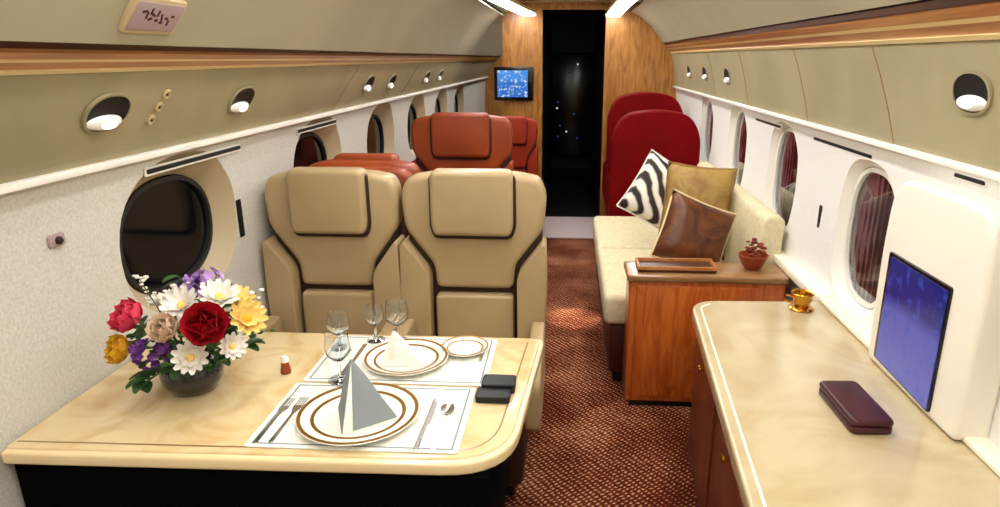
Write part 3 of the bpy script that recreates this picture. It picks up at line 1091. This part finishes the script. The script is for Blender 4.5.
# the little lit sign on the left ceiling slope
sx_, sz_ = -0.862, 1.524
sl = Vector((0.07, 0.09)).normalized()
nrm = Vector((0.79, 0, -0.61))
t = thing('cabin_sign', 'small greyish sign with dark red marks on the left ceiling slope', 'sign', (sx_ + 0.004, 1.375, sz_), frame_rot(nrm))
bm = B()
prism(bm, rrect(-0.042, 0.042, -0.088, 0.088, 0.012), 'z', -0.006, 0.006, 0.003)
obj('rim', bm, 'sign_rim', t)
bm = B()
prism(bm, rrect(-0.033, 0.033, -0.078, 0.078, 0.008), 'z', 0.005, 0.008, 0.001)
pl = obj('face', bm, 'sign_plate', t)
bm = B()
# dark strokes of the worn pictograms: a belt buckle and a slanted bar, as far as the photo shows them
for (x, y, lx, ly, an) in ((0.012, -0.048, 0.004, 0.012, 10), (0.004, -0.036, 0.012, 0.004, 0), (0.014, -0.026, 0.010, 0.004, 0), (0.006, -0.016, 0.004, 0.012, -20),
                           (-0.004, -0.022, 0.004, 0.010, 25), (0.010, -0.002, 0.011, 0.004, 0), (-0.006, 0.000, 0.004, 0.008, 0), (0.002, 0.014, 0.012, 0.004, 20),
                           (-0.010, 0.018, 0.004, 0.009, 0), (0.000, 0.032, 0.004, 0.010, -15), (-0.010, 0.042, 0.010, 0.004, 0), (0.006, 0.050, 0.004, 0.008, 0)):
    q = rrect(-lx, lx, -ly * 0.6, ly * 0.6, 0.0012, 2)
    ca, sa = math.cos(math.radians(an)), math.sin(math.radians(an))
    prism(bm, [(-x + u * ca * 0.7 - v * sa, y + u * sa + v * ca) for u, v in q], 'z', 0.0078, 0.0090)
obj('marks', bm, 'sign_mark', pl, smooth=False)

# ------------------------------------------------------------------ table setting


def placemat(label, x0, x1, y0, y1):
    t = thing('placemat', label, 'placemat', ((x0 + x1) / 2, (y0 + y1) / 2, T + 0.0008), (0, 0, 0), 'white placemats')
    a_, b_ = (x1 - x0) / 2, (y1 - y0) / 2
    bm = B()
    prism(bm, rrect(-a_, a_, -b_, b_, 0.008), 'z', 0, 0.003, 0.001)
    obj('cloth', bm, 'linen', t)
    bm = B()
    for q0, q1, r0, r1 in ((-a_ + 0.012, a_ - 0.012, -b_ + 0.010, -b_ + 0.014), (-a_ + 0.012, a_ - 0.012, b_ - 0.014, b_ - 0.010),
                           (-a_ + 0.012, -a_ + 0.016, -b_ + 0.014, b_ - 0.014), (a_ - 0.016, a_ - 0.012, -b_ + 0.014, b_ - 0.014)):
        box(bm, q0, q1, r0, r1, 0.0031, 0.0036)
    obj('border', bm, 'napkin', t, smooth=False, label='thin grey woven border')
    return t


placemat('white placemat under the gold-rimmed plate and grey napkin', -0.635, -0.205, 1.088, 1.352)
placemat('white placemat at the far side of the table toward the beige seats', -0.625, -0.185, 1.362, 1.628)
MZ = T + 0.0042


def plate(label, x, y, r, z, group=None):
    t = thing('dinner_plate', label, 'plate', (x, y, z), (0, 0, 0), group)
    bm = B()
    lathe(bm, [(0, 0), (r * 0.6, 0), (r * 0.72, 0.006), (r * 0.98, 0.013), (r, 0.015), (r * 0.97, 0.0165), (r * 0.72, 0.0095), (r * 0.62, 0.004), (0, 0.004)], 48)
    obj('dish', bm, 'porcelain', t)
    for rr, zz in ((r * 0.955, 0.0158), (r * 0.745, 0.0103)):
        bm = B()
        lathe(bm, [(rr - r * 0.03, zz - 0.0004), (rr - r * 0.03, zz + 0.0005), (rr + r * 0.03, zz + 0.0012), (rr + r * 0.03, zz - 0.0002), (rr - r * 0.03, zz - 0.0004)], 48)
        obj('gilt_band', bm, 'gold_rim', t, label='thin dull gold band')
    return t


plate('round white plate with gold bands under the grey folded napkin', -0.437, 1.205, 0.128, MZ, 'gold-banded plates')
plate('round white plate with gold bands at the far place setting', -0.40, 1.475, 0.105, MZ, 'gold-banded plates')
plate('small white bread plate right of the far place setting', -0.262, 1.545, 0.062, MZ, 'gold-banded plates')

# folded napkin: a standing pyramid fold
t = thing('napkin', 'grey folded cloth napkin standing on the plate', 'napkin', (-0.437, 1.205, MZ + 0.0045))
A_ = Vector((-0.012, 0.012, 0.128))


def panel(bm, a0, p0, p1, n=8, sag=0.006, thick=0.0022):
    g = []
    nn = (p0 - a0).cross(p1 - a0).normalized()
    for i in range(n + 1):
        row = []
        for j in range(n + 1):
            e = p0.lerp(p1, j / n)
            v = a0.lerp(e, max(i / n, 0.02))
            row.append(v + nn * sag * math.sin(math.pi * j / n) * math.sin(math.pi * i / n))
        g.append(row)
    f = [[bm.verts.new(v + nn * thick / 2) for v in r] for r in g]
    k = [[bm.verts.new(v - nn * thick / 2) for v in r] for r in g]
    for i in range(n):
        for j in range(n):
            bm.faces.new((f[i][j], f[i + 1][j], f[i + 1][j + 1], f[i][j + 1]))
            bm.faces.new((k[i][j], k[i][j + 1], k[i + 1][j + 1], k[i + 1][j]))
    for i in range(n):
        bm.faces.new((f[i][0], k[i][0], k[i + 1][0], f[i + 1][0]))
        bm.faces.new((f[i][n], f[i + 1][n], k[i + 1][n], k[i][n]))
        bm.faces.new((f[n][i], k[n][i], k[n][i + 1], f[n][i + 1]))
        bm.faces.new((f[0][i], f[0][i + 1], k[0][i + 1], k[0][i]))


F_, R2, L_, Bk = Vector((-0.012, -0.072, 0)), Vector((0.082, 0.0, 0)), Vector((-0.055, 0.03, 0)), Vector((0.01, 0.06, 0))
bm = B()
panel(bm, A_, F_, R2)
panel(bm, A_, R2, Bk)
panel(bm, A_, Bk, L_)
panel(bm, A_, L_, F_)
obj('folded_cloth', bm, 'napkin', t)
bm = B()
panel(bm, A_ + Vector((0.004, -0.010, -0.004)), F_ + Vector((0.002, -0.006, 0)), F_ + Vector((0.020, 0.006, 0)), 6, 0.001, 0.002)
obj('turned_edge', bm, 'linen', t, label='white turned edge of the fold')


def fork_bm():
    bm = B()
    prism(bm, rounded([(-0.005, -0.09), (0.005, -0.09), (0.003, 0.02), (0.0105, 0.045), (0.0105, 0.055), (-0.0105, 0.055), (-0.0105, 0.045), (-0.003, 0.02)], 0.004, 3), 'z', 0, 0.0025, 0.0006, 1)
    for k in range(4):
        x = -0.0092 + k * 0.0055
        box(bm, x, x + 0.0022, 0.0545, 0.09, 0, 0.0024)
    return bm


def knife_bm():
    bm = B()
    prism(bm, rounded([(-0.006, -0.10), (0.006, -0.10), (0.0045, -0.005), (0.0095, 0.0), (0.0095, 0.07), (0.003, 0.10), (-0.004, 0.10), (-0.0045, -0.005)], 0.003, 3), 'z', 0, 0.003, 0.0008, 1)
    return bm


def spoon_bm():
    bm = B()
    prism(bm, rounded([(-0.005, -0.09), (0.005, -0.09), (0.003, 0.04), (-0.003, 0.04)], 0.003, 3), 'z', 0, 0.0025, 0.0006, 1)
    lathe(bm, [(0, 0), (0.008, 0.0005), (0.016, 0.004), (0.0165, 0.0052), (0.0155, 0.0052), (0.008, 0.002), (0, 0.0016)], 18, (0, 0.062, 0), 1, 1.5)
    return bm


def cutlery(kind, bmf, label, x, y, rz, group):
    o = obj(kind, bmf(), 'chrome')
    o.location = (x, y, MZ)
    o.rotation_euler = (0, 0, math.radians(rz))
    return tag(o, label, kind.split('_')[-1], group)


cutlery('dinner_fork', fork_bm, 'silver fork closest to the gold-rimmed plate on its flower side', -0.585, 1.19, 0, 'forks')
cutlery('dinner_fork', fork_bm, 'silver fork on the outer edge of the near placemat, flower side', -0.614, 1.185, 0, 'forks')
cutlery('table_knife', knife_bm, 'silver knife beside the gold-rimmed plate on its aisle side', -0.290, 1.19, 0, 'knives')
cutlery('soup_spoon', spoon_bm, 'silver spoon beside the knife on the near placemat', -0.255, 1.185, 0, 'spoons')
cutlery('dinner_fork', fork_bm, 'silver fork at the far place setting, aisle side', -0.215, 1.48, 180, 'forks')
cutlery('table_knife', knife_bm, 'silver knife at the far place setting, flower side', -0.535, 1.47, 180, 'knives')


def glass(label, x, y, h, r, group='wine glasses'):
    t = thing('wine_glass', label, 'glass', (x, y, MZ), (0, 0, 0), group)
    bm = B()
    lathe(bm, [(0, 0.0), (r * 0.95, 0.0), (r * 0.95, 0.002), (0.008, 0.006), (0.004, 0.014), (0.0035, h * 0.42), (0, h * 0.42)], 24)
    obj('stem', bm, 'crystal', t)
    bm = B()
    lathe(bm, [(0.0, h * 0.42), (r * 0.45, h * 0.45), (r * 0.9, h * 0.58), (r, h * 0.72), (r * 0.86, h), (r * 0.82, h), (r * 0.95, h * 0.72), (r * 0.85, h * 0.60), (r * 0.4, h * 0.475), (0, h * 0.455)], 24)
    obj('bowl', bm, 'crystal', t)
    return t


glass('tall crystal wine glass before the gap between the beige seats', -0.452, 1.595, 0.115, 0.032)
glass('short crystal wine glass at the flower end of the far setting', -0.590, 1.53, 0.105, 0.030)
glass('crystal wine glass standing just behind the grey napkin', -0.535, 1.37, 0.12, 0.030)
glass('small crystal glass close beside the tall one', -0.515, 1.60, 0.10, 0.026)

t = thing('napkin', 'white folded napkin on the far plate', 'napkin', (-0.40, 1.475, MZ + 0.0045))
bm = B()
panel(bm, Vector((-0.03, 0.0, 0.08)), Vector((-0.06, -0.04, 0)), Vector((0.05, -0.03, 0)), 8, 0.005)
panel(bm, Vector((-0.03, 0.0, 0.08)), Vector((0.05, -0.03, 0)), Vector((0.0, 0.05, 0)), 8, 0.005)
panel(bm, Vector((-0.03, 0.0, 0.08)), Vector((0.0, 0.05, 0)), Vector((-0.06, -0.04, 0)), 8, 0.005)
obj('folded_cloth', bm, 'linen', t)

t = thing('salt_shaker', 'tiny white and brown salt shaker between flowers and placemats', 'shaker', (-0.683, 1.405, T + 0.001))
bm = B()
lathe(bm, [(0, 0), (0.012, 0), (0.013, 0.004), (0.010, 0.022), (0.009, 0.03), (0, 0.03)], 18)
obj('body', bm, 'brown', t)
bm = B()
lathe(bm, [(0, 0.0295), (0.0095, 0.0295), (0.0095, 0.038), (0.006, 0.044), (0, 0.045)], 18)
obj('cap', bm, 'white_gloss', t, label='white cap')

t = thing('black_box', 'small black two-part box near the aisle edge of the table', 'box', (-0.158, 1.335, T + 0.001))
bm = B()
prism(bm, rrect(-0.042, 0.036, -0.05, 0.0, 0.008), 'z', 0, 0.016, 0.003)
obj('base', bm, 'black', t)
bm = B()
prism(bm, rrect(-0.034, 0.044, -0.006, 0.048, 0.008), 'z', 0.0, 0.024, 0.004)
obj('lid', bm, 'black', t)

# ------------------------------------------------------------------ flowers
VX, VY = -0.862, 1.315
t = thing('flower_vase', 'dark purple glass vase holding the mixed bouquet', 'vase', (VX, VY, T + 0.001))
bm = B()
lathe(bm, [(0, 0), (0.042, 0), (0.05, 0.004), (0.066, 0.03), (0.068, 0.05), (0.058, 0.078), (0.050, 0.085), (0.047, 0.083), (0.058, 0.05), (0.05, 0.012), (0, 0.008)], 28)
obj('bowl', bm, 'vase', t)


def fl_mat(nm, c, c2):
    M[nm] = mat('petal_' + nm, c, 0.6, c2=c2, scale=25)


fl_mat('f_red', (204, 24, 44), (170, 12, 30))
fl_mat('f_pink', (226, 70, 96), (206, 40, 70))
fl_mat('f_white', (246, 242, 234), (232, 226, 214))
fl_mat('f_yellow', (236, 188, 44), (222, 160, 30))
fl_mat('f_pale', (246, 216, 130), (238, 198, 100))
fl_mat('f_purple', (112, 48, 138), (86, 30, 110))
fl_mat('f_lilac', (190, 156, 214), (168, 128, 198))
fl_mat('f_cream', (236, 214, 188), (226, 196, 168))


def petal(bm, L, W, cup, base, az, tilt, n=4):
    g = []
    for i in range(n + 1):
        s = i / n
        row = []
        wd = W * math.sin(math.pi * min(0.12 + s * 0.80, 0.93)) ** 0.7
        for j in range(-2, 3):
            q = j / 2
            x = q * wd * 0.5
            a_ = tilt + cup * s
            # arc outwards/upwards
            r = base + L * s * math.cos(a_)
            z = L * s * math.sin(a_) + 0.10 * L * q * q
            c_, s_ = math.cos(az), math.sin(az)
            row.append(bm.verts.new((r * c_ - x * s_, r * s_ + x * c_, z)))
        g.append(row)
    for i in range(n):
        for j in range(4):
            bm.faces.new((g[i][j], g[i + 1][j], g[i + 1][j + 1], g[i][j + 1]))


def make_flower(label, kind, c, r, m, centre, group='flowers of the bouquet'):
    """c = centre of the bloom in the room; the stem runs down into the vase"""
    foot = Vector((VX + random.uniform(-0.025, 0.025), VY + random.uniform(-0.025, 0.025), T + 0.03))
    t = thing('flower', label, 'flower', tuple(foot), (0, 0, 0), group)
    c = Vector(c) - foot
    mid = Vector((c.x * 0.25, c.y * 0.25, 0.062))
    pts = [Vector((0, 0, 0)), mid * 0.6, mid, mid.lerp(c, 0.5) + Vector((0, 0, 0.01)), c]
    bm = B()
    tube(bm, pts, 0.0025, 6)
    obj('stem', bm, 'stem', t)
    bm = B()
    if kind == 'rose':
        for ring, (k, tl, ln, cp) in enumerate(((6, 0.15, 1.0, 0.7), (6, 0.55, 0.92, 0.7), (5, 0.95, 0.8, 0.6), (4, 1.3, 0.66, 0.4))):
            for q in range(k):
                petal(bm, r * ln, r * 1.05, cp, r * 0.08, 2 * math.pi * (q + ring * 0.37) / k, tl)
    elif kind == 'daisy':
        for q in range(12):
            petal(bm, r, r * 0.45, 0.25, r * 0.12, 2 * math.pi * q / 12, 0.15 + 0.1 * (q % 2))
        for q in range(8):
            petal(bm, r * 0.7, r * 0.4, 0.3, r * 0.1, 2 * math.pi * (q + 0.5) / 8, 0.5)
    else:
        for q in range(34):       # cluster of small florets
            v = Vector((random.gauss(0, 1), random.gauss(0, 1), random.gauss(0, 1))).normalized() * r * random.uniform(0.55, 1.0)
            v.z *= 0.8
            f0 = len(bm.verts)
            for p_ in range(5):
                petal(bm, r * 0.28, r * 0.26, 0.2, 0, 2 * math.pi * p_ / 5, 0.25, 2)
            bm.verts.ensure_lookup_table()
            nv = bm.verts[f0:]
            rotm = Vector((0, 0, 1)).rotation_difference(v.normalized()).to_matrix()
            bmesh.ops.rotate(bm, verts=nv, cent=(0, 0, 0), matrix=rotm)
            bmesh.ops.translate(bm, verts=nv, vec=v)
    # face up and out of the bouquet, toward the room
    dirn = (Vector((c.x * 1.2, c.y * 1.2 - 0.10, max(c.z, 0.05) * 1.1))).normalized()
    if kind != 'cluster':
        bmesh.ops.rotate(bm, verts=bm.verts, cent=(0, 0, 0), matrix=Vector((0, 0, 1)).rotation_difference(dirn).to_matrix())
    bmesh.ops.translate(bm, verts=bm.verts, vec=c)
    obj('bloom', bm, m, t, angle=60)
    if kind == 'daisy':
        bm = B()
        bmesh.ops.create_icosphere(bm, subdivisions=2, radius=r * 0.24, matrix=Matrix.Translation(c + dirn * r * 0.12))
        obj('flower_centre', bm, centre, t)


def leafy(label, c, ln, wd, group='leafy sprigs of the bouquet'):
    foot = Vector((VX + random.uniform(-0.03, 0.03), VY + random.uniform(-0.03, 0.03), T + 0.03))
    t = thing('leaf_sprig', label, 'leaves', tuple(foot), (0, 0, 0), group)
    c = Vector(c) - foot
    mid = Vector((c.x * 0.3, c.y * 0.3, 0.062))
    bm = B()
    tube(bm, [(0, 0, 0), mid * 0.6, mid, c], 0.0022, 6)
    obj('stem', bm, 'stem', t)
    for q in range(5):
        bm = B()
        petal(bm, ln * (1 - 0.08 * q), wd, -0.5, 0, math.atan2(c.y - 0.02, c.x) + (q - 2) * 0.75, 0.35)
        o_ = [v for v in bm.verts]
        bmesh.ops.translate(bm, verts=o_, vec=mid.lerp(c, 0.55 + 0.11 * q))
        obj('leaf', bm, 'leaf', t, angle=80)


make_flower('large red rose at the right front of the bouquet', 'rose', (-0.762, 1.235, 0.890), 0.060, 'f_red', None)
make_flower('pink-red rose at the left of the bouquet, above the yellow flower', 'rose', (-0.935, 1.265, 0.890), 0.050, 'f_pink', None)
make_flower('deep yellow flower low on the wall side of the bouquet', 'rose', (-0.965, 1.26, 0.822), 0.043, 'f_yellow', None)
make_flower('pale yellow flower on the aisle side beside the red rose', 'daisy', (-0.698, 1.28, 0.894), 0.041, 'f_pale', 'f_yellow')
make_flower('small pale yellow flower above the aisle-side pale yellow one', 'daisy', (-0.757, 1.37, 0.902), 0.034, 'f_pale', 'f_yellow')
make_flower('deep purple flower low at the front, beside the deep yellow one', 'cluster', (-0.890, 1.225, 0.838), 0.041, 'f_purple', None)
make_flower('lilac flower cluster at the very top of the bouquet', 'cluster', (-0.855, 1.40, 0.930), 0.048, 'f_lilac', None)
make_flower('white daisy near the top, above the pink-red rose', 'daisy', (-0.915, 1.36, 0.900), 0.043, 'f_white', 'f_pale')
make_flower('white daisy directly above the large red rose', 'daisy', (-0.775, 1.32, 0.925), 0.043, 'f_white', 'f_pale')
make_flower('white flower low in front, below the large red rose', 'daisy', (-0.795, 1.215, 0.830), 0.036, 'f_white', 'f_pale')
make_flower('cream rose in the middle, between the red and pink-red roses', 'rose', (-0.848, 1.235, 0.880), 0.041, 'f_cream', None)
make_flower('white daisy in the middle of the bouquet, above the cream rose', 'daisy', (-0.850, 1.30, 0.912), 0.041, 'f_white', 'f_pale')
make_flower('small white flower on the aisle side, below the pale yellow one', 'daisy', (-0.715, 1.24, 0.846), 0.029, 'f_white', 'f_pale')
make_flower('small purple cluster just below the top lilac one', 'cluster', (-0.900, 1.42, 0.915), 0.031, 'f_purple', None)
leafy('dark leaf sprig drooping low over the table at the bouquet front', (-0.920, 1.225, 0.758), 0.060, 0.030)
leafy('green leaf sprig high on the wall side of the bouquet', (-1.000, 1.34, 0.890), 0.055, 0.026)
leafy('green leaf sprig on the aisle side of the bouquet', (-0.705, 1.30, 0.825), 0.055, 0.028)
leafy('green leaf sprig standing up at the top behind the lilac cluster', (-0.925, 1.42, 0.940), 0.055, 0.026)
leafy('green leaf sprig beside the white daisy over the red rose', (-0.800, 1.42, 0.915), 0.050, 0.024)
leafy('green leaf sprig at the wall, behind the deep yellow flower', (-1.000, 1.31, 0.815), 0.050, 0.026)
leafy('dark leaf sprig hanging over the front of the vase', (-0.835, 1.235, 0.790), 0.055, 0.030)
leafy('dark leaf sprig over the vase on its aisle side', (-0.765, 1.27, 0.800), 0.055, 0.030)

leafy('broad dark leaf sprig in the heart of the bouquet, below the cream rose', (-0.865, 1.29, 0.820), 0.075, 0.045)
leafy('broad dark leaf sprig behind the large red rose', (-0.790, 1.33, 0.850), 0.075, 0.045)
leafy('broad dark leaf sprig between the pink-red rose and the wall', (-0.945, 1.33, 0.845), 0.075, 0.045)


def filler(label, pts, m, r):
    foot = Vector((VX, VY, T + 0.03))
    t = thing('filler_spray', label, 'flowers', tuple(foot), (0, 0, 0), 'filler sprays of the bouquet')
    st, bl = B(), B()
    for p in pts:
        c = Vector(p) - foot
        mid = Vector((c.x * 0.2, c.y * 0.2, 0.062))
        tube(st, [(0, 0, 0), mid, mid.lerp(c, 0.6) + Vector((0, 0, 0.008)), c], 0.0012, 5)
        for q in range(7):
            v = c + Vector((random.gauss(0, 0.012), random.gauss(0, 0.012), random.gauss(0, 0.010)))
            bmesh.ops.create_icosphere(bl, subdivisions=1, radius=r * random.uniform(0.7, 1.2), matrix=Matrix.Translation(v) @ Matrix.Diagonal((1, 1, 0.6, 1)))
    obj('stems', st, 'stem', t)
    o = obj('blossoms', bl, m, t)
    o['kind'] = 'stuff'


filler('spray of tiny white blossoms through the upper bouquet', [(-0.96, 1.35, 0.925), (-0.82, 1.37, 0.945), (-0.88, 1.34, 0.94), (-0.70, 1.34, 0.89), (-1.0, 1.30, 0.87), (-0.80, 1.27, 0.86), (-0.89, 1.27, 0.86), (-0.73, 1.40, 0.91), (-0.98, 1.36, 0.95)], 'f_white', 0.0065)
filler('spray of tiny dark green buds through the lower bouquet', [(-0.93, 1.24, 0.80), (-0.86, 1.235, 0.815), (-0.75, 1.26, 0.815), (-0.70, 1.31, 0.85), (-0.98, 1.32, 0.84), (-0.82, 1.25, 0.835), (-0.90, 1.28, 0.825), (-0.83, 1.22, 0.80), (-0.78, 1.23, 0.80)], 'leaf', 0.008)

# unseen round fill lamps added in the centre ceiling: two over the table and the aisle behind the camera, two forward
for i, (x, y, lab) in enumerate(((-0.05, 0.5, 'round added fill lamp over the aisle before the table'),
                                 (-0.05, -0.5, 'round added fill lamp behind the camera'),
                                 (-0.05, 1.9, 'round added fill lamp above the beige seats'),
                                 (-0.05, 3.3, 'round added fill lamp above the sofa'))):
    t = thing('fill_lamp', lab, 'light', (x, y, 1.90), (0, 0, 0), 'added fill lamps')
    bm = B()
    lathe(bm, [(0.085, 0), (0.10, 0), (0.10, -0.012), (0.085, -0.016), (0.085, 0)], 28)
    obj('rim', bm, 'brass', t)
    bm = B()
    lathe(bm, [(0, -0.001), (0.083, -0.001), (0.083, -0.008), (0, -0.018)], 28)
    obj('diffuser', bm, 'lamp_fill', t)
    if i == 3:
        sp = bpy.data.lights.new('aisle_beam', 'SPOT')
        sp.energy = 330
        sp.spot_size = math.radians(11)
        sp.spot_blend = 0.5
        sp.shadow_soft_size = 0.03
        sp.color = (1.0, 0.93, 0.84)
        so_ = bpy.data.objects.new('aisle_beam', sp)
        COL.objects.link(so_)
        so_.parent = t
        so_.location = (0.095, 0.2, -0.03)
